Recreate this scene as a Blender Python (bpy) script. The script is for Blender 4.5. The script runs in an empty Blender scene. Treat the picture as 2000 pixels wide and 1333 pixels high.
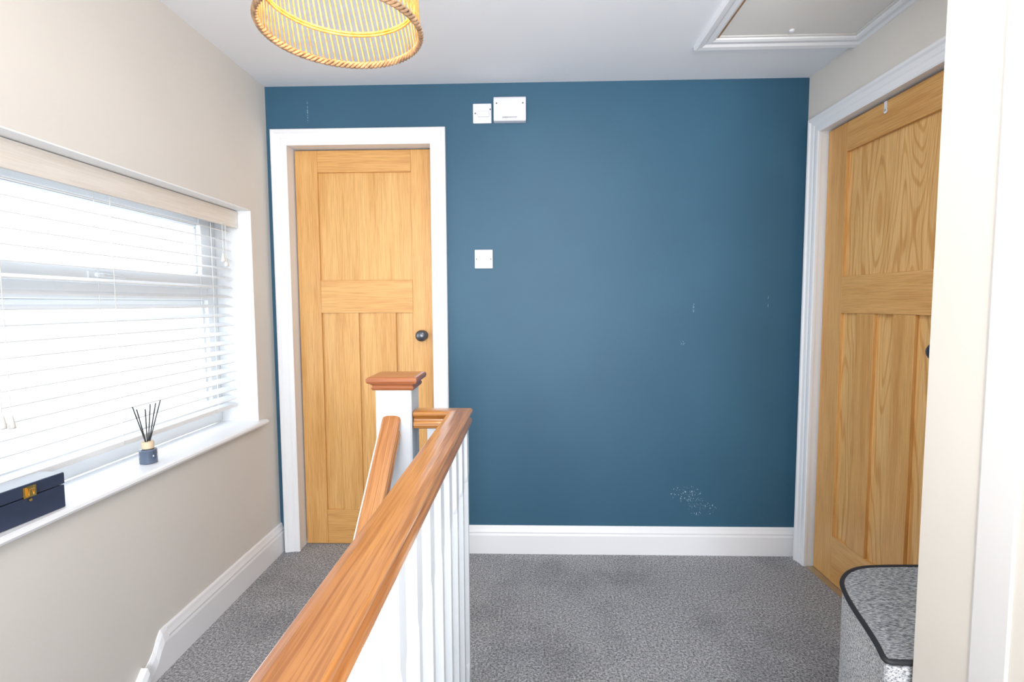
import bpy, bmesh, math, random
from mathutils import Vector, Matrix
random.seed(7)
S = bpy.context.scene
COL = S.collection
S.view_settings.view_transform = 'Standard'
S.view_settings.look = 'None'
S.view_settings.exposure = 0.0

# ------------------------------------------------------------------ constants
H = 1.263; D = 2.58; XL = -1.27; XR = 1.3297; ZC = 2.318
SK = math.radians(1.578)
YF = -3.2   # far end of the landing behind the viewpoint

# ------------------------------------------------------------------ materials
def new_mat(name):
    m = bpy.data.materials.new(name); m.use_nodes = True
    nt = m.node_tree; b = nt.nodes['Principled BSDF']
    return m, nt, b
def N(nt, typ, **kw):
    n = nt.nodes.new(typ)
    for k, v in kw.items():
        if k.startswith('i_'): n.inputs[k[2:].replace('_', ' ')].default_value = v
        else: setattr(n, k, v)
    return n
def ramp(nt, stops):
    r = nt.nodes.new('ShaderNodeValToRGB')
    e = r.color_ramp.elements
    while len(e) < len(stops): e.new(0.5)
    for k, (p, c) in enumerate(stops):
        e[k].position = p; e[k].color = (c[0], c[1], c[2], 1)
    return r
def lin(r, g, b):
    f = lambda c: ((c/255)/12.92 if c/255 <= .04045 else (((c/255)+.055)/1.055)**2.4)
    return (f(r), f(g), f(b), 1)
def coords(nt, scale=(1, 1, 1), loc=(0, 0, 0)):
    tc = nt.nodes.new('ShaderNodeTexCoord'); mp = nt.nodes.new('ShaderNodeMapping')
    mp.inputs['Scale'].default_value = scale; mp.inputs['Location'].default_value = loc
    nt.links.new(tc.outputs['Object'], mp.inputs['Vector'])
    return mp.outputs['Vector']
def mixc(nt, fac, a, b, mode='MIX'):
    n = nt.nodes.new('ShaderNodeMix'); n.data_type = 'RGBA'; n.blend_type = mode
    for sock, v in ((n.inputs[0], fac), (n.inputs[6], a), (n.inputs[7], b)):
        if hasattr(v, 'is_output'): nt.links.new(v, sock)
        else: sock.default_value = v
    return n.outputs[2]
def bump(nt, b, height, strength=.2, dist=.01):
    n = nt.nodes.new('ShaderNodeBump'); n.inputs['Strength'].default_value = strength
    n.inputs['Distance'].default_value = dist
    nt.links.new(height, n.inputs['Height']); nt.links.new(n.outputs[0], b.inputs['Normal'])

def plain(name, rgb, rough=.5, metal=0, var=.04, scale=3, bmp=0.0, bscale=200, coat=0):
    m, nt, b = new_mat(name)
    c = lin(*rgb)
    n = N(nt, 'ShaderNodeTexNoise', i_Scale=scale, i_Detail=3.0)
    nt.links.new(coords(nt), n.inputs['Vector'])
    r = ramp(nt, [(.3, [x*(1-var) for x in c[:3]]), (.7, [min(1, x*(1+var)) for x in c[:3]])])
    nt.links.new(n.outputs['Fac'], r.inputs[0]); nt.links.new(r.outputs[0], b.inputs['Base Color'])
    b.inputs['Roughness'].default_value = rough; b.inputs['Metallic'].default_value = metal
    b.inputs['Coat Weight'].default_value = coat
    if bmp:
        n2 = N(nt, 'ShaderNodeTexNoise', i_Scale=bscale, i_Detail=2.0)
        nt.links.new(coords(nt), n2.inputs['Vector']); bump(nt, b, n2.outputs['Fac'], bmp, .002)
    return m

def oak(name, axis, light=(228, 182, 118), dark=(206, 152, 86), cathedral=False, rough=.38, seed=0.0, coat=0.0, pore=.45):
    m, nt, b = new_mat(name)
    def sc(across, along): return tuple(along if i == axis else across for i in range(3))
    v = coords(nt, sc(11, .8), (seed, seed*1.7, seed*.6))
    n1 = N(nt, 'ShaderNodeTexNoise', i_Scale=1.6, i_Detail=5.0, i_Roughness=.6, i_Distortion=.2)
    nt.links.new(v, n1.inputs['Vector'])
    r1 = ramp(nt, [(.3, lin(*dark)[:3]), (.52, lin(*[(a+c)/2+3 for a, c in zip(light, dark)])[:3]), (.75, lin(*light)[:3])])
    nt.links.new(n1.outputs['Fac'], r1.inputs[0])
    n2 = N(nt, 'ShaderNodeTexNoise', i_Scale=1.0, i_Detail=3.0)
    nt.links.new(coords(nt, sc(260, 7)), n2.inputs['Vector'])
    r2 = ramp(nt, [(.38, (.66, .56, .46)), (.56, (1, 1, 1))])
    nt.links.new(n2.outputs['Fac'], r2.inputs[0])
    col = mixc(nt, pore, r1.outputs[0], r2.outputs[0], 'MULTIPLY')
    if cathedral:
        nd = N(nt, 'ShaderNodeTexNoise', i_Scale=1.0, i_Detail=1.5, i_Roughness=.45)
        nt.links.new(coords(nt, sc(6, .75), (seed*2, 3, 1)), nd.inputs['Vector'])
        mu = N(nt, 'ShaderNodeMath', operation='MULTIPLY'); mu.inputs[1].default_value = 160
        nt.links.new(nd.outputs['Fac'], mu.inputs[0])
        si = N(nt, 'ShaderNodeMath', operation='SINE'); nt.links.new(mu.outputs[0], si.inputs[0])
        r3 = ramp(nt, [(.0, (1, 1, 1)), (.35, (1, 1, 1)), (.95, (.78, .62, .42))])
        nt.links.new(si.outputs[0], r3.inputs[0])
        col = mixc(nt, .7, col, r3.outputs[0], 'MULTIPLY')
    nt.links.new(col, b.inputs['Base Color'])
    b.inputs['Roughness'].default_value = rough
    b.inputs['Coat Weight'].default_value = coat; b.inputs['Coat Roughness'].default_value = .12
    bump(nt, b, n2.outputs['Fac'], .08, .001)
    return m

M = {}
M['white_gloss'] = plain('white_gloss_paint', (236, 239, 244), .35, var=.01)
M['baluster_white'] = plain('baluster_white_paint', (210, 217, 225), .4, var=.01)
M['cream_wall'] = plain('cream_wall_paint', (220, 217, 212), .85, var=.015, bmp=.06, bscale=120)
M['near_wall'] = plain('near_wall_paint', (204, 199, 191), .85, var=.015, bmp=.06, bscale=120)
M['ceiling'] = plain('ceiling_paint', (232, 236, 243), .9, var=.012, bmp=.05, bscale=90)
M['reveal'] = plain('white_reveal_paint', (238, 241, 244), .6, var=.01)
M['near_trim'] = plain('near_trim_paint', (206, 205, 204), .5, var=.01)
M['upvc'] = plain('white_upvc', (238, 242, 246), .25, var=.005)
M['plastic'] = plain('white_plastic', (226, 228, 236), .3, var=.005)
M['plastic_grey'] = plain('grey_print', (90, 96, 110), .5, var=.02)
M['screw'] = plain('screw_metal', (100, 100, 105), .35, metal=.9)
M['bronze'] = plain('dark_bronze', (104, 108, 116), .3, metal=.85, var=.1, scale=40)
M['navy'] = plain('navy_lacquer', (46, 56, 80), .38, var=.08, scale=30)
M['brass'] = plain('brass_metal', (224, 184, 104), .25, metal=1)
M['reed'] = plain('black_reed', (40, 42, 46), .7)
M['bottle'] = plain('slate_glass', (84, 98, 122), .15, var=.05, coat=.6)
M['cork'] = plain('pale_wood_stopper', (226, 206, 176), .6, var=.08, scale=60)
M['cord'] = plain('white_cord', (220, 220, 216), .7)
M['hatch'] = plain('hatch_board', (226, 225, 223), .7, var=.02)
M['hatch_wood'] = plain('hatch_lining_wood', (160, 124, 88), .6, var=.15, scale=20)
M['piping'] = plain('black_piping', (30, 32, 38), .6)
M['threshold'] = plain('brass_threshold', (180, 165, 140), .35, metal=.5)
M['oak_x'] = oak('oak_grain_x', 0)
M['oak_y'] = oak('oak_grain_y', 1)
M['oak_z'] = oak('oak_grain_z', 2)
M['oak_z2'] = oak('oak_grain_panel', 2, (228, 184, 120), (210, 160, 94), seed=4.2)
M['oak_cath'] = oak('oak_cathedral', 2, (234, 192, 130), (218, 170, 104), cathedral=True, seed=1.3)
M['rail_y'] = oak('rail_oak_y', 1, (204, 148, 90), (164, 104, 54), rough=.28, coat=.5, pore=.8)
M['rail_x'] = oak('rail_oak_x', 0, (198, 140, 64), (164, 104, 40), rough=.28, coat=.5, pore=.8)
M['cap_oak'] = oak('cap_oak', 0, (170, 106, 66), (138, 78, 44), rough=.3, coat=.3)
M['valance'] = oak('valance_wood', 1, (234, 230, 225), (224, 218, 210), rough=.5, pore=.15)

m, nt, b = new_mat('blind_slat')
n = N(nt, 'ShaderNodeTexNoise', i_Scale=6.0); nt.links.new(coords(nt, (20, 1, 20)), n.inputs['Vector'])
r = ramp(nt, [(.3, (.78, .81, .84)), (.7, (.83, .86, .89))]); nt.links.new(n.outputs['Fac'], r.inputs[0])
nt.links.new(r.outputs[0], b.inputs['Base Color']); b.inputs['Roughness'].default_value = .4
M['slat'] = m

m, nt, b = new_mat('rattan_cane')
n = N(nt, 'ShaderNodeTexNoise', i_Scale=60.0, i_Detail=3.0); nt.links.new(coords(nt), n.inputs['Vector'])
r = ramp(nt, [(.3, lin(192, 124, 50)[:3]), (.7, lin(234, 178, 98)[:3])]); nt.links.new(n.outputs['Fac'], r.inputs[0])
nt.links.new(r.outputs[0], b.inputs['Base Color']); b.inputs['Roughness'].default_value = .5
M['rattan'] = m
M['rattan_dark'] = plain('rattan_braid', (150, 118, 88), .6, var=.45, scale=70)

m, nt, b = new_mat('window_glass')
nt.nodes.remove(b)
tr = nt.nodes.new('ShaderNodeBsdfTransparent'); gl = nt.nodes.new('ShaderNodeBsdfGlossy'); gl.inputs['Roughness'].default_value = .02
mx = nt.nodes.new('ShaderNodeMixShader'); mx.inputs[0].default_value = .05
nz = N(nt, 'ShaderNodeTexNoise', i_Scale=2.0); rr = ramp(nt, [(0, (.97, .98, .98)), (1, (1, 1, 1))])
nt.links.new(nz.outputs['Fac'], rr.inputs[0]); nt.links.new(rr.outputs[0], tr.inputs['Color'])
nt.links.new(tr.outputs[0], mx.inputs[1]); nt.links.new(gl.outputs[0], mx.inputs[2])
nt.links.new(mx.outputs[0], nt.nodes['Material Output'].inputs['Surface'])
M['glass'] = m

m, nt, b = new_mat('warm_bulb')
n = N(nt, 'ShaderNodeTexNoise', i_Scale=5.0)
r = ramp(nt, [(0, (1, .78, .48)), (1, (1, .86, .62))]); nt.links.new(n.outputs['Fac'], r.inputs[0])
nt.links.new(r.outputs[0], b.inputs['Emission Color']); b.inputs['Emission Strength'].default_value = 9
M['bulb'] = m

# blue wall with scuffs
m, nt, b = new_mat('blue_wall_paint')
tc = nt.nodes.new('ShaderNodeTexCoord')
n = N(nt, 'ShaderNodeTexNoise', i_Scale=2.2, i_Detail=3.0); nt.links.new(tc.outputs['Object'], n.inputs['Vector'])
r = ramp(nt, [(.3, lin(42, 86, 112)[:3]), (.7, lin(46, 92, 118)[:3])]); nt.links.new(n.outputs['Fac'], r.inputs[0])
col = r.outputs[0]
def spot(cx, cz, rad, sx, sz, thr, col, scl=1.0, amt=1.0):
    vs = nt.nodes.new('ShaderNodeVectorMath'); vs.operation = 'SUBTRACT'; vs.inputs[1].default_value = (cx, D, cz)
    nt.links.new(tc.outputs['Object'], vs.inputs[0])
    vm = nt.nodes.new('ShaderNodeVectorMath'); vm.operation = 'MULTIPLY'; vm.inputs[1].default_value = (1/sx, 0, 1/sz)
    nt.links.new(vs.outputs[0], vm.inputs[0])
    ln = nt.nodes.new('ShaderNodeVectorMath'); ln.operation = 'LENGTH'; nt.links.new(vm.outputs[0], ln.inputs[0])
    lt = N(nt, 'ShaderNodeMath', operation='LESS_THAN'); lt.inputs[1].default_value = rad
    nt.links.new(ln.outputs['Value'], lt.inputs[0])
    nn = N(nt, 'ShaderNodeTexNoise', i_Scale=150.0*scl, i_Detail=.5); nt.links.new(tc.outputs['Object'], nn.inputs['Vector'])
    gt = N(nt, 'ShaderNodeMath', operation='GREATER_THAN'); gt.inputs[1].default_value = thr
    nt.links.new(nn.outputs['Fac'], gt.inputs[0])
    mm = N(nt, 'ShaderNodeMath', operation='MULTIPLY'); nt.links.new(lt.outputs[0], mm.inputs[0]); nt.links.new(gt.outputs[0], mm.inputs[1])
    m2 = N(nt, 'ShaderNodeMath', operation='MULTIPLY'); nt.links.new(mm.outputs[0], m2.inputs[0]); m2.inputs[1].default_value = amt
    return mixc(nt, m2.outputs[0], col, lin(170, 190, 205))
col = spot(.79, .31, .07, 1.1, .6, .72, col, scl=1.2)
col = spot(.84, .265, .05, 1.1, .5, .70, col, scl=1.6)
col = spot(.87, .235, .06, 1.2, .6, .71, col, scl=1.1)
col = spot(.811, 1.243, .03, .10, 1, .58, col, amt=.5)
col = spot(1.168, 1.267, .03, .08, 1, .58, col, amt=.45)
col = spot(-1.063, 2.20, .06, .04, 1, .52, col, amt=.45)
col = spot(.76, 1.07, .012, 1, 1, .60, col, amt=.35)
nt.links.new(col, b.inputs['Base Color']); b.inputs['Roughness'].default_value = .55
n2 = N(nt, 'ShaderNodeTexNoise', i_Scale=140.0); nt.links.new(tc.outputs['Object'], n2.inputs['Vector']); bump(nt, b, n2.outputs['Fac'], .07, .002)
M['blue'] = m

# carpet
m, nt, b = new_mat('grey_carpet')
tc = nt.nodes.new('ShaderNodeTexCoord')
n1 = N(nt, 'ShaderNodeTexNoise', i_Scale=125.0, i_Detail=6.0, i_Roughness=.9); nt.links.new(tc.outputs['Object'], n1.inputs['Vector'])
r1 = ramp(nt, [(.38, lin(70, 72, 78)[:3]), (.5, lin(172, 174, 180)[:3]), (.61, lin(246, 247, 250)[:3])]); nt.links.new(n1.outputs['Fac'], r1.inputs[0])
n3 = N(nt, 'ShaderNodeTexNoise', i_Scale=1.9, i_Detail=7.0, i_Roughness=.68, i_Distortion=.2); nt.links.new(coords(nt, (1, 1, 1), (.35, .2, 0)), n3.inputs['Vector'])
r3 = ramp(nt, [(.38, (.68, .68, .69)), (.52, (1, 1, 1))]); nt.links.new(n3.outputs['Fac'], r3.inputs[0])
col = mixc(nt, .7, r1.outputs[0], r3.outputs[0], 'MULTIPLY')
nt.links.new(col, b.inputs['Base Color']); b.inputs['Roughness'].default_value = 1
b.inputs['Specular IOR Level'].default_value = .1
bump(nt, b, n1.outputs['Fac'], .8, .008)
M['carpet'] = m

def weave(name, sc, lo, mid, hi, thr):
    m, nt, b = new_mat(name)
    n = N(nt, 'ShaderNodeTexNoise', i_Scale=1.0, i_Detail=3.0, i_Roughness=.7); nt.links.new(coords(nt, sc), n.inputs['Vector'])
    r = ramp(nt, [(thr-.12, lin(*lo)[:3]), (thr, lin(*mid)[:3]), (thr+.14, lin(*hi)[:3])]); nt.links.new(n.outputs['Fac'], r.inputs[0])
    nt.links.new(r.outputs[0], b.inputs['Base Color']); b.inputs['Roughness'].default_value = .95
    bump(nt, b, n.outputs['Fac'], .3, .002)
    return m
M['weave_side'] = weave('hamper_weave_side', (190, 190, 340), (84, 88, 96), (170, 173, 178), (222, 223, 224), .48)
M['weave_lid'] = weave('hamper_weave_lid', (85, 380, 160), (66, 70, 78), (130, 134, 140), (190, 192, 194), .48)

# ------------------------------------------------------------------ mesh helpers
def finish(bm, name, mats, loc=(0, 0, 0), rot=None, parent=None, bevel=0, smooth=False, struct=False):
    bmesh.ops.recalc_face_normals(bm, faces=bm.faces)
    me = bpy.data.meshes.new(name); bm.to_mesh(me); bm.free()
    for x in mats: me.materials.append(M[x])
    if smooth:
        for p in me.polygons: p.use_smooth = True
    o = bpy.data.objects.new(name, me); COL.objects.link(o)
    o.location = loc
    if rot: o.rotation_euler = rot
    if parent: o.parent = parent
    if bevel:
        md = o.modifiers.new('bevel', 'BEVEL'); md.width = bevel; md.segments = 2; md.limit_method = 'ANGLE'; md.angle_limit = math.radians(35)
    if struct: o['kind'] = 'structure'
    return o
def empty(name, loc, label, cat, rot=None, group=None):
    e = bpy.data.objects.new(name, None); COL.objects.link(e); e.location = loc; e.empty_display_size = .05
    if rot: e.rotation_euler = rot
    tag(e, label, cat, group); return e
def tag(o, label, cat, group=None):
    o['label'] = label; o['category'] = cat
    if group: o['group'] = group
def box(bm, x0, x1, y0, y1, z0, z1, mi=0):
    v = [bm.verts.new(p) for p in ((x0,y0,z0),(x1,y0,z0),(x1,y1,z0),(x0,y1,z0),(x0,y0,z1),(x1,y0,z1),(x1,y1,z1),(x0,y1,z1))]
    for f in ((0,3,2,1),(4,5,6,7),(0,1,5,4),(1,2,6,5),(2,3,7,6),(3,0,4,7)):
        bm.faces.new([v[i] for i in f]).material_index = mi
def sweep(bm, rings, closed_path=False, mi=0, caps=True):
    R = [[bm.verts.new(p) for p in r] for r in rings]
    k = len(R[0]); n = len(R)
    for i in range(n if closed_path else n-1):
        a, c = R[i], R[(i+1) % n]
        mm = mi[i] if isinstance(mi, (list, tuple)) else mi
        for j in range(k):
            bm.faces.new((a[j], a[(j+1) % k], c[(j+1) % k], c[j])).material_index = mm
    if caps and not closed_path:
        bm.faces.new(R[0]).material_index = mi[0] if isinstance(mi, (list, tuple)) else mi
        bm.faces.new(R[-1][::-1]).material_index = mi[-1] if isinstance(mi, (list, tuple)) else mi
def tube(bm, pts, r, n=6, closed=False, mi=0):
    pts = [Vector(p) for p in pts]; rings = []
    m_ = len(pts)
    for i, p in enumerate(pts):
        if closed: t = pts[(i+1) % m_] - pts[i-1]
        else: t = pts[min(i+1, m_-1)] - pts[max(i-1, 0)]
        t.normalize()
        ref = Vector((0, 0, 1)) if abs(t.z) < .9 else Vector((1, 0, 0))
        a = t.cross(ref).normalized(); c = t.cross(a).normalized()
        rr = r[i] if isinstance(r, (list, tuple)) else r
        rings.append([p + a*rr*math.cos(2*math.pi*j/n) + c*rr*math.sin(2*math.pi*j/n) for j in range(n)])
    sweep(bm, rings, closed, mi)
def lathe(bm, prof, n=24, mat=None, mi=0, axis='z', c=(0, 0, 0)):
    rings = []
    for r, h in prof:
        ring = []
        for j in range(n):
            a = 2*math.pi*j/n; u, v = max(r, 1e-4)*math.cos(a), max(r, 1e-4)*math.sin(a)
            if axis == 'z': p = (c[0]+u, c[1]+v, c[2]+h)
            elif axis == 'y': p = (c[0]+u, c[1]+h, c[2]+v)
            else: p = (c[0]+h, c[1]+u, c[2]+v)
            ring.append(p)
        rings.append(ring)
    sweep(bm, rings, False, mi)

# ------------------------------------------------------------------ ROOM SHELL
DX0, DX1, DZ = -1.168, -.467, 2.036
bm = bmesh.new()
box(bm, XL-.02, DX0-.02, D, D+.12, -.1, ZC+.05)
box(bm, DX1+.02, XR+.25, D, D+.12, -.1, ZC+.05)
box(bm, DX0-.02, DX1+.02, D, D+.12, DZ+.02, ZC+.05)
finish(bm, 'wall_back', ['blue'], struct=True)

WY0, WY1, WZ0, WZ1 = .95, 2.4045, .700, 1.698
bm = bmesh.new(); X0, X1 = XL-.25, XL
box(bm, X0, X1, WY1, D+.12, -2.2, ZC+.05)
box(bm, X0, X1, YF, WY0, -2.2, ZC+.05)
box(bm, X0, X1, WY0, WY1, -2.2, WZ0)
box(bm, X0, X1, WY0, WY1, WZ1, ZC+.05)
finish(bm, 'wall_left', ['cream_wall'], struct=True)
bm = bmesh.new()
box(bm, XL-.24, XL+.0005, WY1-.004, WY1+.0005, WZ0+.017, WZ1)
box(bm, XL-.24, XL+.0005, WY0-.0005, WY0+.004, WZ0+.017, WZ1)
box(bm, XL-.24, XL+.0005, WY0, WY1, WZ1-.004, WZ1+.0005)
finish(bm, 'trim_1', ['reveal'], struct=True)

RL, RR = (XR, D, 0), (0, 0, SK)
dy1, dy0 = -.115, -.115-.81
bm = bmesh.new()
box(bm, 0, .14, dy1+.02, .12, -.1, ZC+.05)
box(bm, 0, .14, -1.56, dy0-.02, -.1, ZC+.05)
box(bm, 0, .14, dy0-.02, dy1+.02, 2.05, ZC+.05)
finish(bm, 'wall_right', ['cream_wall'], loc=RL, rot=RR, struct=True)
NX, NY = .807, 1.07
bm = bmesh.new()
box(bm, NX, 1.55, YF, NY, -.1, ZC+.05)
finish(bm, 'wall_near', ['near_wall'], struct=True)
bm = bmesh.new()
box(bm, XL-.25, 1.55, YF-.12, YF, -2.2, ZC+.05)
finish(bm, 'wall_front', ['cream_wall'], struct=True)
bm = bmesh.new()
box(bm, -.25, -.12, YF, 1.405, -2.2, -.21)
box(bm, XL, -.12, 1.86, 1.95, -2.2, -.21)
finish(bm, 'wall_stairwell', ['cream_wall'], struct=True)

HX0, HX1, HY0, HY1 = .752, 1.302, 1.45, 2.185
bm = bmesh.new()
for a in ((XL-.25, HX0, YF-.12, D+.12), (HX1, 1.6, YF-.12, D+.12), (HX0, HX1, YF-.12, HY0), (HX0, HX1, HY1, D+.12)):
    box(bm, a[0], a[1], a[2], a[3], ZC, ZC+.1)
finish(bm, 'ceiling', ['ceiling'], struct=True)

bm = bmesh.new()
pts = [(XL, D+.1), (1.6, D+.1), (1.6, YF), (XL, YF), (XL, -1.2), (-.25, -1.2), (-.25, 1.41), (-.43, 1.41), (-.43, 1.62), (XL, 1.62)]
lo = [bm.verts.new((x, y, -.2)) for x, y in pts]; hi = [bm.verts.new((x, y, 0)) for x, y in pts]
bm.faces.new(lo[::-1]); bm.faces.new(hi)
for i in range(len(pts)):
    j = (i+1) % len(pts); bm.faces.new((lo[i], lo[j], hi[j], hi[i]))
finish(bm, 'floor', ['carpet'], bevel=.008, struct=True)
bm = bmesh.new(); box(bm, XL, -.12, YF, 1.9, -2.2, -2.0)
finish(bm, 'floor_lower', ['carpet'], struct=True)

bm = bmesh.new()
prof = []
y, z = 1.61, -.2
prof.append((1.61, z))
for k in range(8):
    prof.append((y-.225, z)); z2 = z-.2; prof.append((y-.21, z2)) if k < 7 else None
    y -= .225; z = z2
yy = prof[-1][0]
prof = [(1.61, -2.0)] + prof + [(yy, -2.0)]
rA = [bm.verts.new((XL+.03, p[0], p[1])) for p in prof]; rB = [bm.verts.new((-.27, p[0], p[1])) for p in prof]
bm.faces.new(rA); bm.faces.new(rB[::-1])
for i in range(len(prof)):
    j = (i+1) % len(prof); bm.faces.new((rA[i], rB[i], rB[j], rA[j]))
stairs = finish(bm, 'staircase', ['carpet'], bevel=.006)
tag(stairs, 'grey carpeted staircase descending from the landing', 'stairs')

# ------------------------------------------------------------------ skirting
SKP = [(0, 0), (.018, 0), (.018, .095), (.015, .105), (.016, .112), (.011, .125), (.008, .137), (.004, .142), (0, .142)]
bm = bmesh.new()
sweep(bm, [[(x, D-u, v) for u, v in SKP] for x in (-.392, XR-.002)])
finish(bm, 'baseboard_back', ['white_gloss'], struct=True)
bm = bmesh.new()
sweep(bm, [[(XL+u, yy2, v*1.04) for u, v in SKP] for yy2 in (D, 1.715)])
rings = []
for (yc, zt) in ((1.715, .148), (1.69, .146), (1.672, .125), (1.655, .095), (1.635, .075), (1.60, .055)):
    rings.append([(XL, yc, -.30), (XL+.018, yc, -.30), (XL+.018, yc, zt-.045), (XL+.011, yc, zt-.015), (XL+.004, yc, zt), (XL, yc, zt)])
sweep(bm, rings)
rings = []
for (yc, zt) in ((1.60, .075), (1.585, .060), (-.2, -1.56)):
    rings.append([(XL, yc, zt-.42), (XL+.029, yc, zt-.42), (XL+.029, yc, zt-.02), (XL+.022, yc, zt), (XL, yc, zt)])
sweep(bm, rings)
finish(bm, 'baseboard_left', ['white_gloss'], struct=True)
bm = bmesh.new()
sweep(bm, [[(-u, yy2, v) for u, v in SKP] for yy2 in (-1.5, dy0-.085)])
finish(bm, 'baseboard_right', ['white_gloss'], loc=RL, rot=RR, struct=True)

# ------------------------------------------------------------------ architraves
ARC = [(0, 0), (0, .012), (.006, .015), (.018, .016), (.030, .015), (.036, .018), (.052, .020), (.060, .026), (.070, .026), (.075, .022), (.075, 0)]
def arch(name, a0, a1, zt, f, lining_depth, stop=None, mats=('white_gloss',), loc=(0,0,0), rot=None, prof=ARC, stopd=None):
    bm = bmesh.new()
    rings = [[f(a0-u, v, 0) for u, v in prof], [f(a0-u, v, zt+u) for u, v in prof],
             [f(a1+u, v, zt+u) for u, v in prof], [f(a1+u, v, 0) for u, v in prof]]
    sweep(bm, rings)
    def ushape(L):
        sweep(bm, [[f(a0+u, v, 0) for u, v in L], [f(a0+u, v, zt-u) for u, v in L],
                   [f(a1-u, v, zt-u) for u, v in L], [f(a1-u, v, 0) for u, v in L]])
    if lining_depth:
        ushape([(-.004, 0), (-.004, -lining_depth), (-.024, -lining_depth), (-.024, 0)])
    if stopd:
        ushape([(.012, -stopd), (.012, -stopd-.012), (-.005, -stopd-.012), (-.005, -stopd)])
    return finish(bm, name, list(mats), loc=loc, rot=rot, struct=True)
arch('trim_2', DX0, DX1, DZ, lambda a, v, z: (a, D-v, z), .125, stopd=.1085)
arch('trim_3', dy0, dy1, 2.034, lambda a, v, z: (-v, a, z), .14, loc=RL, rot=RR, stopd=.067)
FL = [(0, 0), (0, .002), (.004, .003), (.071, .003), (.075, .002), (.075, 0)]
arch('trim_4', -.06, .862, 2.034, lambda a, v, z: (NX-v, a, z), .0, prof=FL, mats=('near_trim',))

# ------------------------------------------------------------------ doors
def door(name, w, h, f, panels_mat, loc=(0,0,0), rot=None, stile=.113, pw=.088, top=.108, mid=(1.220, 1.387), bot=.187, rail_mat=0):
    bm = bmesh.new(); T = .035
    def bx(a0, a1, z0, z1, d0, d1, mi):
        p = [f(a0, d0, z0), f(a1, d1, z1)]
        box(bm, *sorted((p[0][0], p[1][0])), *sorted((p[0][1], p[1][1])), *sorted((p[0][2], p[1][2])), mi)
    g = .0006
    bx(0, stile-g, .004, h, 0, T, 0); bx(w-stile+g, w, .004, h, 0, T, 0)
    bx(stile, w-stile, h-top+g, h, 0, T, 1)
    bx(stile, w-stile, mid[0]+g, mid[1]-g, 0, T, 1)
    bx(stile, w-stile, .004, bot-g, 0, T, 1)
    inner = w-2*stile; mw = (inner-3*pw)/2
    for k in range(2):
        a = stile+pw+k*(pw+mw); bx(a, a+mw, bot, mid[0], 0, T, 0)
    for k in range(3):
        a = stile+k*(pw+mw); bx(a-.004, a+pw+.004, bot-.004, mid[0]+.004, .014, T-.008, 2)
    bx(stile-.004, w-stile+.004, mid[1]-.004, h-top+.004, .014, T-.008, 2)
    return finish(bm, name, ['oak_z', rail_mat, panels_mat], loc=loc, rot=rot, bevel=.0015, struct=True)
d1 = door('door_1', .697, 2.033, lambda a, d, z: (a-.3485, d, z), 'oak_z2', loc=(-.8175, D+.072, 0), rail_mat='oak_x')
def knob(parent, f, name='door_knob'):
    bm = bmesh.new()
    prof = [(.026, 0), (.026, .004), (.018, .006), (.010, .010), (.0095, .024), (.016, .030), (.0255, .038), (.029, .048), (.0275, .058), (.020, .066), (.008, .070), (.0005, .0705)]
    lathe(bm, prof, 28, axis='z')
    for v in bm.verts: v.co = Vector(f(v.co.x, v.co.y, v.co.z))
    k = finish(bm, name, ['bronze'], parent=parent, smooth=True)
    k['label'] = 'dark bronze round knob'
    return k
knob(d1, lambda u, v, h_: (.3475-.062+u, -h_, 1.105+v))
d2 = door('door_2', .80, 2.030, lambda a, d, z: (d, -a, z), 'oak_cath', loc=(XR+.030*math.cos(SK)+.12*math.sin(SK), D+.03*math.sin(SK)-.12, 0), rot=RR, rail_mat='oak_y',
          stile=.135, pw=.105, mid=(1.216, 1.375), bot=.215, top=.125)
knob(d2, lambda u, v, h_: (-h_, -.80+.084+u, 1.10+v))
bm = bmesh.new()
box(bm, -.004, .0, -.370, -.356, 1.990, 2.029); lathe(bm, [(.009, -.004), (.009, 0)], 16, axis='x', c=(0, -.363, 1.992))
hk = finish(bm, 'door_hook', ['plastic'], parent=d2, bevel=.001); hk['label'] = 'small white plastic door hook'
bm = bmesh.new(); box(bm, -.004, .03, dy0+.004, dy1-.004, 0, .003)
finish(bm, 'trim_5', ['threshold'], loc=RL, rot=RR, struct=True)

# ------------------------------------------------------------------ window
win = bpy.data.objects.new('window_1', None); COL.objects.link(win); win['kind'] = 'structure'; win.location = (XL-.19, 1.68, .72)
WL = Vector(win.location)
def fin_w(bm, name, mats, **kw):
    for v in bm.verts: v.co -= WL
    return finish(bm, name, mats, parent=win, **kw)
xf0, xf1 = XL-.235, XL-.170
fy0, fy1, fz0, fz1 = WY0+.005, WY1-.005, .720, WZ1-.005
fw = .075
bm = bmesh.new()
box(bm, xf0, xf1, fy0, fy1, fz0, fz0+.065); box(bm, xf0, xf1, fy0, fy1, fz1-.055, fz1)
box(bm, xf0, xf1, fy0, fy0+fw, fz0+.065, fz1-.055); box(bm, xf0, xf1, fy1-fw, fy1, fz0+.065, fz1-.055)
box(bm, xf0, xf1, fy0+fw, fy1-fw, 1.285, 1.350)
q = .022
box(bm, xf0+.01, xf1-.018, fy0+fw, fy1-fw, fz0+.065, fz0+.065+q); box(bm, xf0+.01, xf1-.018, fy0+fw, fy1-fw, 1.285-q, 1.285)
box(bm, xf0+.01, xf1-.018, fy0+fw, fy0+fw+q, fz0+.065+q, 1.285-q); box(bm, xf0+.01, xf1-.018, fy1-fw-q, fy1-fw, fz0+.065+q, 1.285-q)
fin_w(bm, 'window_frame', ['upvc'], bevel=.004)
sy0, sy1, sz0, sz1 = fy0+.062, fy1-.062, 1.338, fz1-.028
bm = bmesh.new(); sx0, sx1 = xf0+.005, xf1+.016; w_ = .072; wz = .052
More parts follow.
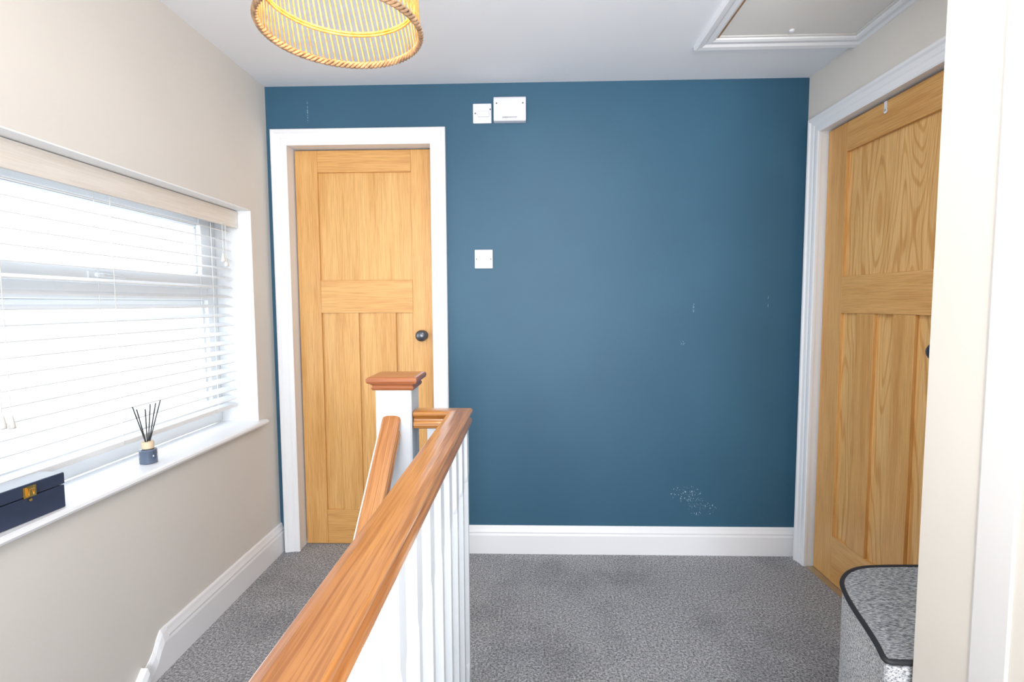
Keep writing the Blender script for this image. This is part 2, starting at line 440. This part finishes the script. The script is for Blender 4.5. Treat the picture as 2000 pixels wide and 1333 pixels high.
box(bm, sx0, sx1, sy0, sy1, sz0, sz0+wz); box(bm, sx0, sx1, sy0, sy1, sz1-wz, sz1)
box(bm, sx0, sx1, sy0, sy0+w_, sz0+wz, sz1-wz); box(bm, sx0, sx1, sy1-w_, sy1, sz0+wz, sz1-wz)
q = .014; ax, bx_ = sx0+.01, sx1-.018
box(bm, ax, bx_, sy0+w_, sy1-w_, sz0+wz, sz0+wz+q); box(bm, ax, bx_, sy0+w_, sy1-w_, sz1-wz-q, sz1-wz)
box(bm, ax, bx_, sy0+w_, sy0+w_+q, sz0+wz+q, sz1-wz-q); box(bm, ax, bx_, sy1-w_-q, sy1-w_, sz0+wz+q, sz1-wz-q)
fin_w(bm, 'window_sash', ['upvc'], bevel=.005)
bm = bmesh.new()
box(bm, xf0+.03, xf0+.034, fy0+.07, fy1-.07, fz0+.07, 1.28); box(bm, xf0+.03, xf0+.034, sy0+w_+.002, sy1-w_-.002, sz0+wz+.002, sz1-wz-.002)
fin_w(bm, 'window_glass', ['glass'])
bm = bmesh.new()
box(bm, sx1, sx1+.008, 1.66, 1.72, sz0+.014, sz0+.038); tube(bm, [(sx1+.006, 1.69, sz0+.026), (sx1+.018, 1.69, sz0+.026), (sx1+.020, 1.70, sz0+.026), (sx1+.018, 1.80, sz0+.022)], [.008, .008, .008, .005], 10)
fin_w(bm, 'window_handle', ['upvc'], bevel=.002)
bm = bmesh.new()
prof = [(XL-.17, .695), (XL+.022, .695), (XL+.030, .699), (XL+.033, .706), (XL+.030, .713), (XL+.022, .717), (XL-.17, .717)]
sweep(bm, [[(x, yv, z) for x, z in prof] for yv in (WY0+.004, WY1-.0045)])
prof2 = [(XL+.0, .695), (XL+.022, .695), (XL+.030, .699), (XL+.033, .706), (XL+.030, .713), (XL+.022, .717), (XL+.0, .717)]
sweep(bm, [[(x, yv, z) for x, z in prof2] for yv in (WY1-.0045, WY1+.035)])
sweep(bm, [[(x, yv, z) for x, z in prof2] for yv in (WY0-.035, WY0+.004)])
finish(bm, 'trim_6', ['white_gloss'], struct=True)

# ------------------------------------------------------------------ venetian blind
BX = XL-.105
bl = empty('venetian_blind', (BX, 1.68, WZ1-.005), 'white wooden venetian blind hanging in the window recess', 'blind')
BLc = Vector(bl.location)
def fin_b(bm, name, mats, **kw):
    for v in bm.verts: v.co -= BLc
    return finish(bm, name, mats, parent=bl, **kw)
by0, by1 = WY0+.02, 2.372
bm = bmesh.new()
prof = [(0, 0), (.012, 0), (.014, .010), (.011, .018), (.011, .058), (.014, .066), (.012, .076), (0, .076)]
sweep(bm, [[(BX+.034+u, yv, 1.615+v) for u, v in prof] for yv in (by0-.01, 2.396)])
box(bm, BX-.0, BX+.034, 2.384, 2.396, 1.615, 1.691)
v_ = fin_b(bm, 'blind_valance', ['valance'], bevel=.001); v_['label'] = 'pale wood-effect valance'
bm = bmesh.new(); box(bm, BX-.028, BX+.028, by0, by1, 1.645, 1.692)
fin_b(bm, 'head_rail', ['plastic'], bevel=.002)
bm = bmesh.new()
tilt = math.radians(14)
zt, zb, ns = 1.600, .838, 19
for k in range(ns):
    zc = zt+(zb-zt)*k/(ns-1)
    ring = []
    for (u, v) in [(-.025, -.0012), (-.012, .0010), (0, .0018), (.012, .0010), (.025, -.0012)]:
        ring.append((u, v+.0014))
    for (u, v) in [(.025, -.0012), (.012, .0010), (0, .0018), (-.012, .0010), (-.025, -.0012)]:
        ring.append((u, v-.0014))
    c, s_ = math.cos(tilt), math.sin(tilt)
    sweep(bm, [[(BX+u*c+v*s_, yv, zc-u*s_+v*c) for u, v in ring] for yv in (by0, by1)])
fin_b(bm, 'blind_slats', ['slat'])
bm = bmesh.new(); box(bm, BX-.025, BX+.025, by0, by1, .793, .811)
fin_b(bm, 'bottom_rail', ['slat'], bevel=.003)
for yv in (1.15, 1.68, 2.22):
    for dx in (-.0265, .0265):
        bm = bmesh.new()
        tube(bm, [(BX+dx, yv, 1.64), (BX+dx, yv, .80)], .0012, 5)
        fin_b(bm, 'ladder_cord', ['cord'])
for (yv, zl) in ((2.262, 1.489), (2.285, 1.47), (1.262, .99), (1.285, .985)):
    bm = bmesh.new(); tube(bm, [(BX+.052, yv, 1.62), (BX+.052, yv, zl)], .0012, 5)
    fin_b(bm, 'pull_cord', ['cord'])
    bm = bmesh.new(); lathe(bm, [(.002, 0), (.004, -.003), (.0085, -.03), (.0085, -.036), (.001, -.038)], 14, c=(BX+.052, yv, zl))
    fin_b(bm, 'cord_tassel', ['cord'], smooth=True)

# ------------------------------------------------------------------ diffuser
df = empty('reed_diffuser', (-1.318, 1.748, .717), 'slate glass reed diffuser with black reeds on the window sill', 'diffuser')
bm = bmesh.new(); lathe(bm, [(.024, 0), (.0275, .002), (.0275, .045), (.025, .049), (.012, .051), (.012, .056)], 28)
finish(bm, 'bottle', ['bottle'], parent=df, smooth=False, bevel=.0005)
bm = bmesh.new(); lathe(bm, [(.018, .0515), (.019, .053), (.019, .074), (.018, .076), (.004, .076)], 24)
o = finish(bm, 'stopper', ['cork'], parent=df); o['label'] = 'pale wooden stopper collar'
for (a, c, hh) in ((-.062, .015, .20), (-.045, -.012, .205), (-.03, .02, .195), (.035, -.01, .20), (.045, .02, .212), (.028, .015, .205)):
    bm = bmesh.new(); tube(bm, [(-c*.15, -a*.12, .03), (c, a, hh)], .0018, 6)
    finish(bm, 'reed', ['reed'], parent=df)
bm = bmesh.new()
for k in range(3):
    lathe(bm, [(.0035, 0), (.0035, .0008)], 10, axis='x', c=(.0262, -.012+.011*k, .028))
o = finish(bm, 'bottle_marking', ['plastic'], parent=df)

# ------------------------------------------------------------------ navy box
kb = empty('keepsake_box', (-1.303, 1.232, .7175), 'navy lacquered box with brass latch on the window sill', 'box', rot=(0, 0, math.radians(-4)))
bm = bmesh.new(); box(bm, -.036, .036, -.125, .125, 0, .062); finish(bm, 'box_body', ['navy'], parent=kb, bevel=.002)
bm = bmesh.new(); box(bm, -.037, .037, -.126, .126, .064, .096); finish(bm, 'box_lid', ['navy'], parent=kb, bevel=.003)
bm = bmesh.new()
box(bm, .037, .040, .014, .046, .062, .090); box(bm, .040, .044, .021, .039, .064, .088); tube(bm, [(.044, .024, .068), (.0465, .024, .084), (.0465, .036, .084), (.044, .036, .068)], .0016, 8)
lathe(bm, [(.004, 0), (.004, .003)], 12, axis='x', c=(.038, .030, .055))
o = finish(bm, 'box_latch', ['brass'], parent=kb, bevel=.0008); o['label'] = 'brass latch'

# ------------------------------------------------------------------ balustrade
bs = empty('stair_balustrade', (-.187, 1.463, 0), 'white balustrade with oak handrail along the stairwell', 'balustrade')
BC = Vector(bs.location)
def fin_s(bm, name, mats, **kw):
    for v in bm.verts: v.co -= BC
    return finish(bm, name, mats, parent=bs, **kw)
half = [(.020, 0), (.0285, .004), (.0305, .010), (.0300, .018), (.0245, .024), (.0235, .029), (.0270, .034), (.0320, .038), (.0325, .0440), (.029, .0488), (.018, .0512), (.007, .0518)]
RP = half + [(-u, v) for u, v in half[::-1]]
RC, ZR = -.191, .914
bm = bmesh.new()
rings = [[(RC-.006+u, -.35, ZR+v) for u, v in RP], [(RC+u, 1.460+u, ZR+v) for u, v in RP], [(-.319, 1.460+u, ZR+v) for u, v in RP]]
sweep(bm, rings, mi=[0, 1])
fin_s(bm, 'handrail', ['rail_y', 'rail_x'], bevel=.0008)
nx, ny, hw = -.371, 1.470, .050
bm = bmesh.new()
def sq(z, w, ch=.004):
    return [(nx+a, ny+b_, z) for a, b_ in ((w-ch, -w), (w, -w+ch), (w, w-ch), (w-ch, w), (-w+ch, w), (-w, w-ch), (-w, -w+ch), (-w+ch, -w))]
sweep(bm, [sq(.0, hw), sq(1.032, hw)])
nw = fin_s(bm, 'newel_post', ['baluster_white'])
bm = bmesh.new()
cp = [(.052, 1.026), (.057, 1.028), (.059, 1.034), (.056, 1.040), (.060, 1.044), (.068, 1.048), (.070, 1.053), (.070, 1.059), (.067, 1.063), (.060, 1.0645)]
sweep(bm, [sq(z, w, .001) for w, z in cp])
cap = fin_s(bm, 'newel_cap', ['cap_oak']); cap.parent = nw; cap['label'] = 'reddish oak moulded newel cap'
def baluster(cx, cy, z0, z1, name='baluster', w=.0205):
    bm = bmesh.new()
    def ring(z, ch): return [(cx+a, cy+b_, z) for a, b_ in ((w-ch, -w), (w, -w+ch), (w, w-ch), (w-ch, w), (-w+ch, w), (-w, w-ch), (-w, -w+ch), (-w+ch, -w))]
    a, c_ = .0006, .0095
    sweep(bm, [ring(z0, a), ring(z0+.17, a), ring(z0+.19, c_), ring(z1-.16, c_), ring(z1-.14, a), ring(z1, a)])
    return fin_s(bm, name, ['baluster_white'])
base_z = .028
yb = 1.463
while yb > -.30:
    baluster(RC, yb, base_z, ZR+.003); yb -= .112
baluster(-.262, 1.463, base_z, ZR+.003)
bm = bmesh.new()
box(bm, RC-.033, RC+.033, -.35, 1.496, 0, base_z); box(bm, -.3205, RC-.033, 1.430, 1.496, 0, base_z)
fin_s(bm, 'base_rail', ['baluster_white'], bevel=.003)
L = 1.9; ang = math.atan(.905)
bm = bmesh.new()
sc_ = .80
rings = [[(u*sc_, (v-.046)*math.tan(ang), v-.046) for u, v in RP], [(u*sc_, -L, v-.046) for u, v in RP]]
sweep(bm, rings)
sr = finish(bm, 'stair_handrail', ['rail_y'], parent=bs, bevel=.0008)
sr.location = Vector((-.377, 1.419, .948)) - BC; sr.rotation_euler = (ang, 0, 0)
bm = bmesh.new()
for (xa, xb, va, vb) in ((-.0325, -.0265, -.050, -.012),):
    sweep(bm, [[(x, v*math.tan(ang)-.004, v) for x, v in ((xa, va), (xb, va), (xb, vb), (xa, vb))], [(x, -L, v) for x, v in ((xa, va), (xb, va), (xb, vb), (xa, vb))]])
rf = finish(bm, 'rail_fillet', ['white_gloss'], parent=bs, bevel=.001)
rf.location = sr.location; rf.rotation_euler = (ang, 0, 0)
for k in range(9):
    yk = 1.31-.112*k; ztop = .948-.905*(1.419-yk)-.055
    baluster(-.379, yk, ztop-.78, ztop, w=.017)
bm = bmesh.new()
def sy(yv): return .948-.905*(1.419-yv)
sweep(bm, [[(-.352, yv, sy(yv)-.83-.2), (-.402, yv, sy(yv)-.83-.2), (-.402, yv, sy(yv)-.83), (-.352, yv, sy(yv)-.83)] for yv in (1.405, .25)])
fin_s(bm, 'stair_string', ['baluster_white'])

# ------------------------------------------------------------------ wall fittings
def plate(name, x0, x1, z0, z1, label, cat, depth=.010):
    e = empty(name, ((x0+x1)/2, D, (z0+z1)/2), label, cat)
    w, h = (x1-x0)/2, (z1-z0)/2
    bm = bmesh.new(); box(bm, -w, w, -depth, 0, -h, h)
    finish(bm, 'face_plate', ['plastic'], parent=e, bevel=.003)
    return e, w, h
def screws(e, pts, dy):
    for (x, z) in pts:
        bm = bmesh.new(); lathe(bm, [(.0036, dy), (.0036, dy-.0012), (.0004, dy-.0016)], 12, axis='y', c=(x, 0, z))
        finish(bm, 'screw', ['screw'], parent=e)
e, w, h = plate('isolator_switch', -.258, -.169, 2.128, 2.220, 'white fan isolator switch on the blue wall', 'switch')
bm = bmesh.new(); box(bm, -.020, .034, -.0195, -.010, -.018, .008); finish(bm, 'rocker', ['plastic'], parent=e, bevel=.0025)
screws(e, [(-.033, .0), (.039, .018)], -.010)
e, w, h = plate('light_switch', -.256, -.168, 1.436, 1.527, 'white double light switch on the blue wall', 'switch')
for k in (-1, 1):
    bm = bmesh.new(); cx = .0125*k
    sweep(bm, [[(cx-.011, -.0095, -.016), (cx-.011, -.0145, -.016), (cx-.011, -.0125, 0), (cx-.011, -.0195, .016), (cx-.011, -.0095, .016)],
               [(cx+.011, -.0095, -.016), (cx+.011, -.0145, -.016), (cx+.011, -.0125, 0), (cx+.011, -.0195, .016), (cx+.011, -.0095, .016)]])
    finish(bm, 'rocker', ['plastic'], parent=e, bevel=.001)
screws(e, [(-.035, 0), (.035, 0)], -.010)
e = empty('doorbell_chime', (-.0805, D+.001, 2.186), 'white plastic doorbell chime box on the blue wall', 'doorbell')
bm = bmesh.new()
prof = [(0, -.057), (-.034, -.057), (-.040, -.050), (-.043, .030), (-.040, .048), (-.030, .057), (0, .057)]
sweep(bm, [[(x, y_, z_) for y_, z_ in prof] for x in (-.077, .077)])
finish(bm, 'chime_cover', ['plastic'], parent=e, bevel=.004)
screws(e, [(-.062, .022), (.062, .022)], -.043)
tcv = bpy.data.curves.new('t', 'FONT'); tcv.body = 'GREENWOOD'; tcv.size = .011; tcv.extrude = .0004; tcv.align_x = 'CENTER'
to = bpy.data.objects.new('t', tcv); COL.objects.link(to); bpy.context.view_layer.update()
dg = bpy.context.evaluated_depsgraph_get(); me = bpy.data.meshes.new_from_object(to.evaluated_get(dg)); bpy.data.objects.remove(to)
me.materials.clear(); me.materials.append(M['plastic_grey'])
lt = bpy.data.objects.new('lettering', me); COL.objects.link(lt); lt.parent = e; lt.location = (0.0, -.0415, -.046); lt.rotation_euler = (math.radians(90), 0, 0)

# ------------------------------------------------------------------ loft hatch
bm = bmesh.new()
HP = [(0, .0), (0, -.010), (.010, -.014), (.028, -.012), (.038, -.018), (.056, -.020), (.063, -.014), (.064, .0)]
rings = [[(HX0-u, HY0-u, ZC+v) for u, v in HP], [(HX1+u, HY0-u, ZC+v) for u, v in HP], [(HX1+u, HY1+u*1.15, ZC+v) for u, v in HP], [(HX0-u, HY1+u*1.15, ZC+v) for u, v in HP]]
sweep(bm, rings, closed_path=True)
finish(bm, 'trim_7', ['white_gloss'], struct=True)
bm = bmesh.new()
box(bm, HX0-.001, HX0+.012, HY0, HY1, ZC-.004, ZC+.09)
finish(bm, 'trim_8', ['hatch_wood'], struct=True)
bm = bmesh.new()
for a in ((HX1-.012, HX1+.001, HY0, HY1), (HX0+.012, HX1-.012, HY1-.012, HY1+.001), (HX0+.012, HX1-.012, HY0-.001, HY0+.012)):
    box(bm, *a, ZC-.004, ZC+.09)
finish(bm, 'trim_9', ['hatch'], struct=True)
lh = empty('loft_hatch', ((HX0+HX1)/2, (HY0+HY1)/2, ZC-.001), 'pale board loft hatch set in a white ceiling frame', 'hatch')
w, h = (HX1-HX0)/2-.014, (HY1-HY0)/2-.014
bm = bmesh.new(); box(bm, -w, w, -h, h, 0, .016); finish(bm, 'hatch_panel', ['hatch'], parent=lh, bevel=.002)
bm = bmesh.new(); lathe(bm, [(.009, 0), (.011, -.002), (.010, -.008), (.003, -.010)], 18, c=(.0, h-.035, 0)); finish(bm, 'hatch_catch', ['plastic'], parent=lh)

# ------------------------------------------------------------------ pendant lamp
PX, PY, PZ, PR = -.374, 1.088, 1.817, .157
pl = empty('pendant_lamp', (PX, PY, ZC), 'woven rattan drum pendant lamp hanging from the ceiling', 'lamp')
zo = PZ-ZC
HS = .27
def rad(t): return PR*(1-.10*t)
bm = bmesh.new(); nrod = 76
for k in range(nrod):
    a = 2*math.pi*k/nrod; pts = []
    for t in (0, .33, .66, 1):
        aa = a+.35*t
        pts.append((rad(t)*math.cos(aa), rad(t)*math.sin(aa), zo+HS*t))
    tube(bm, pts, .0018, 5)
for t in (.24, .62, 1.0):
    for dz in (-.003, .003):
        tube(bm, [((rad(t)-.003)*math.cos(2*math.pi*j/64), (rad(t)-.003)*math.sin(2*math.pi*j/64), zo+HS*t+dz) for j in range(64)], .0026, 6, closed=True)
finish(bm, 'lamp_shade', ['rattan'], parent=pl, smooth=True)
bm = bmesh.new()
nb = 360
for s3 in range(3):
    pts = []
    for j in range(nb):
        a = 2*math.pi*j/nb; ph = a*30+s3*2*math.pi/3
        rr = PR+.0030*math.cos(ph)+.001; pts.append((rr*math.cos(a), rr*math.sin(a), zo+.0048*math.sin(ph)))
    tube(bm, pts, .0034, 6, closed=True)
o = finish(bm, 'braided_rim', ['rattan_dark'], parent=pl, smooth=True); o['label'] = 'braided brown cane rim'
bm = bmesh.new()
for k in range(3):
    a = 2*math.pi*k/3+.5; tube(bm, [(.018*math.cos(a), .018*math.sin(a), zo+HS-.02), (rad(1)*math.cos(a), rad(1)*math.sin(a), zo+HS)], .0018, 6)
lathe(bm, [(.020, zo+HS-.022), (.022, zo+HS-.02), (.022, zo+HS-.012), (.016, zo+HS-.01)], 20)
finish(bm, 'shade_carrier', ['plastic'], parent=pl)
bm = bmesh.new(); lathe(bm, [(.012, zo+HS-.075), (.017, zo+HS-.07), (.017, zo+HS-.02), (.010, zo+HS+.01), (.003, zo+HS+.02), (.003, -.02)], 18)
finish(bm, 'lamp_holder', ['plastic'], parent=pl)
bm = bmesh.new(); lathe(bm, [(.004, -.03), (.04, -.02), (.05, -.002), (.05, 0)], 24); finish(bm, 'ceiling_rose', ['plastic'], parent=pl)
bm = bmesh.new(); zb_ = zo+HS-.165
lathe(bm, [(.0005, zb_), (.014, zb_+.003), (.026, zb_+.014), (.030, zb_+.03), (.027, zb_+.048), (.016, zb_+.070), (.012, zb_+.090)], 24)
finish(bm, 'light_bulb', ['bulb'], parent=pl, smooth=True)

# ------------------------------------------------------------------ laundry hamper
HB = .50
out = [(1.20, 1.495), (1.10, 1.495), (1.018, 1.492), (.955, 1.484), (.902, 1.456), (.857, 1.408), (.832, 1.348), (.812, 1.277), (.795, 1.20), (.778, 1.135), (.762, 1.092), (.768, 1.083), (.80, 1.082), (1.00, 1.082), (1.20, 1.082)]
for _ in range(2):
    q = []
    for i in range(len(out)):
        a, c_ = out[i], out[(i+1) % len(out)]
        q += [(a[0]*.75+c_[0]*.25, a[1]*.75+c_[1]*.25), (a[0]*.25+c_[0]*.75, a[1]*.25+c_[1]*.75)]
    out = q
cx = sum(p[0] for p in out)/len(out); cy = sum(p[1] for p in out)/len(out)
hm = empty('laundry_hamper', (cx, cy, 0), 'grey woven fabric laundry hamper with black piping on the carpet', 'hamper')
def oring(s, z): return [((x-cx)*s, (y_-cy)*s, z) for x, y_ in out]
bm = bmesh.new()
sweep(bm, [oring(.965, 0), oring(.985, .01), oring(.990, .25), oring(.992, HB-.012)])
finish(bm, 'hamper_body', ['weave_side'], parent=hm)
bm = bmesh.new()
sweep(bm, [oring(.998, HB-.010), oring(1.0, HB-.002), oring(.985, HB+.001), oring(.5, HB-.002)])
finish(bm, 'hamper_lid', ['weave_lid'], parent=hm)
bm = bmesh.new()
tube(bm, oring(1.0, HB-.001), .0062, 8, closed=True)
finish(bm, 'piping', ['piping'], parent=hm, smooth=True)

# ------------------------------------------------------------------ lights & world
w = bpy.data.worlds.new('sky'); S.world = w; w.use_nodes = True
nt = w.node_tree; bg = nt.nodes['Background']
bg.inputs[0].default_value = (.92, .96, 1, 1); bg.inputs[1].default_value = 2.0
def area(name, loc, direction, sx, sy, power, color):
    l = bpy.data.lights.new(name, 'AREA'); l.shape = 'RECTANGLE'; l.size = sx; l.size_y = sy; l.energy = power; l.color = color
    o = bpy.data.objects.new(name, l); COL.objects.link(o); o.location = loc
    o.rotation_euler = Vector(direction).to_track_quat('-Z', 'Y').to_euler(); return o
area('window_daylight', (-1.95, 1.68, 1.40), (1, 0, -.05), 1.6, 1.3, 34, (.90, .96, 1))
area('rear_fill', (-.15, YF+.15, 1.4), (0, 1, .03), 1.6, 1.6, 112, (.98, .985, 1))  # added fill behind the camera, not a fitting of the hall
area('ceiling_fill', (.20, -.4, .8), (0, .45, 1), .9, .9, 46, (.97, .985, 1))  # added upward fill that brightens the ceiling, no real fitting
area('landing_fill', (.35, 1.30, 2.30), (.1, .1, -1), .8, .6, 11, (1, .99, .97))  # added overhead fill for floor, right door and hamper, no real fitting
pt = bpy.data.lights.new('pendant_bulb_light', 'POINT'); pt.energy = 6.5; pt.color = (1, .72, .42); pt.shadow_soft_size = .03
po = bpy.data.objects.new('pendant_bulb_light', pt); COL.objects.link(po); po.location = (PX, PY, PZ+.10)

# ------------------------------------------------------------------ camera
f = 1021.477; t = math.radians(4.0688); s = math.radians(1.6869); r = math.radians(-.2703)
F = Vector((-math.sin(s)*math.cos(t), math.cos(s)*math.cos(t), -math.sin(t)))
R = Vector((math.cos(s), math.sin(s), 0)); U = R.cross(F)
R2 = R*math.cos(r)+U*math.sin(r); U2 = -R*math.sin(r)+U*math.cos(r)
cam = bpy.data.cameras.new('camera'); cam.sensor_width = 36; cam.lens = 36*f/2000; cam.clip_start = .02
co = bpy.data.objects.new('camera', cam); COL.objects.link(co)
mw = Matrix.Identity(4)
for i in range(3):
    mw[i][0] = R2[i]; mw[i][1] = U2[i]; mw[i][2] = -F[i]
mw[2][3] = H
co.matrix_world = mw
S.camera = co
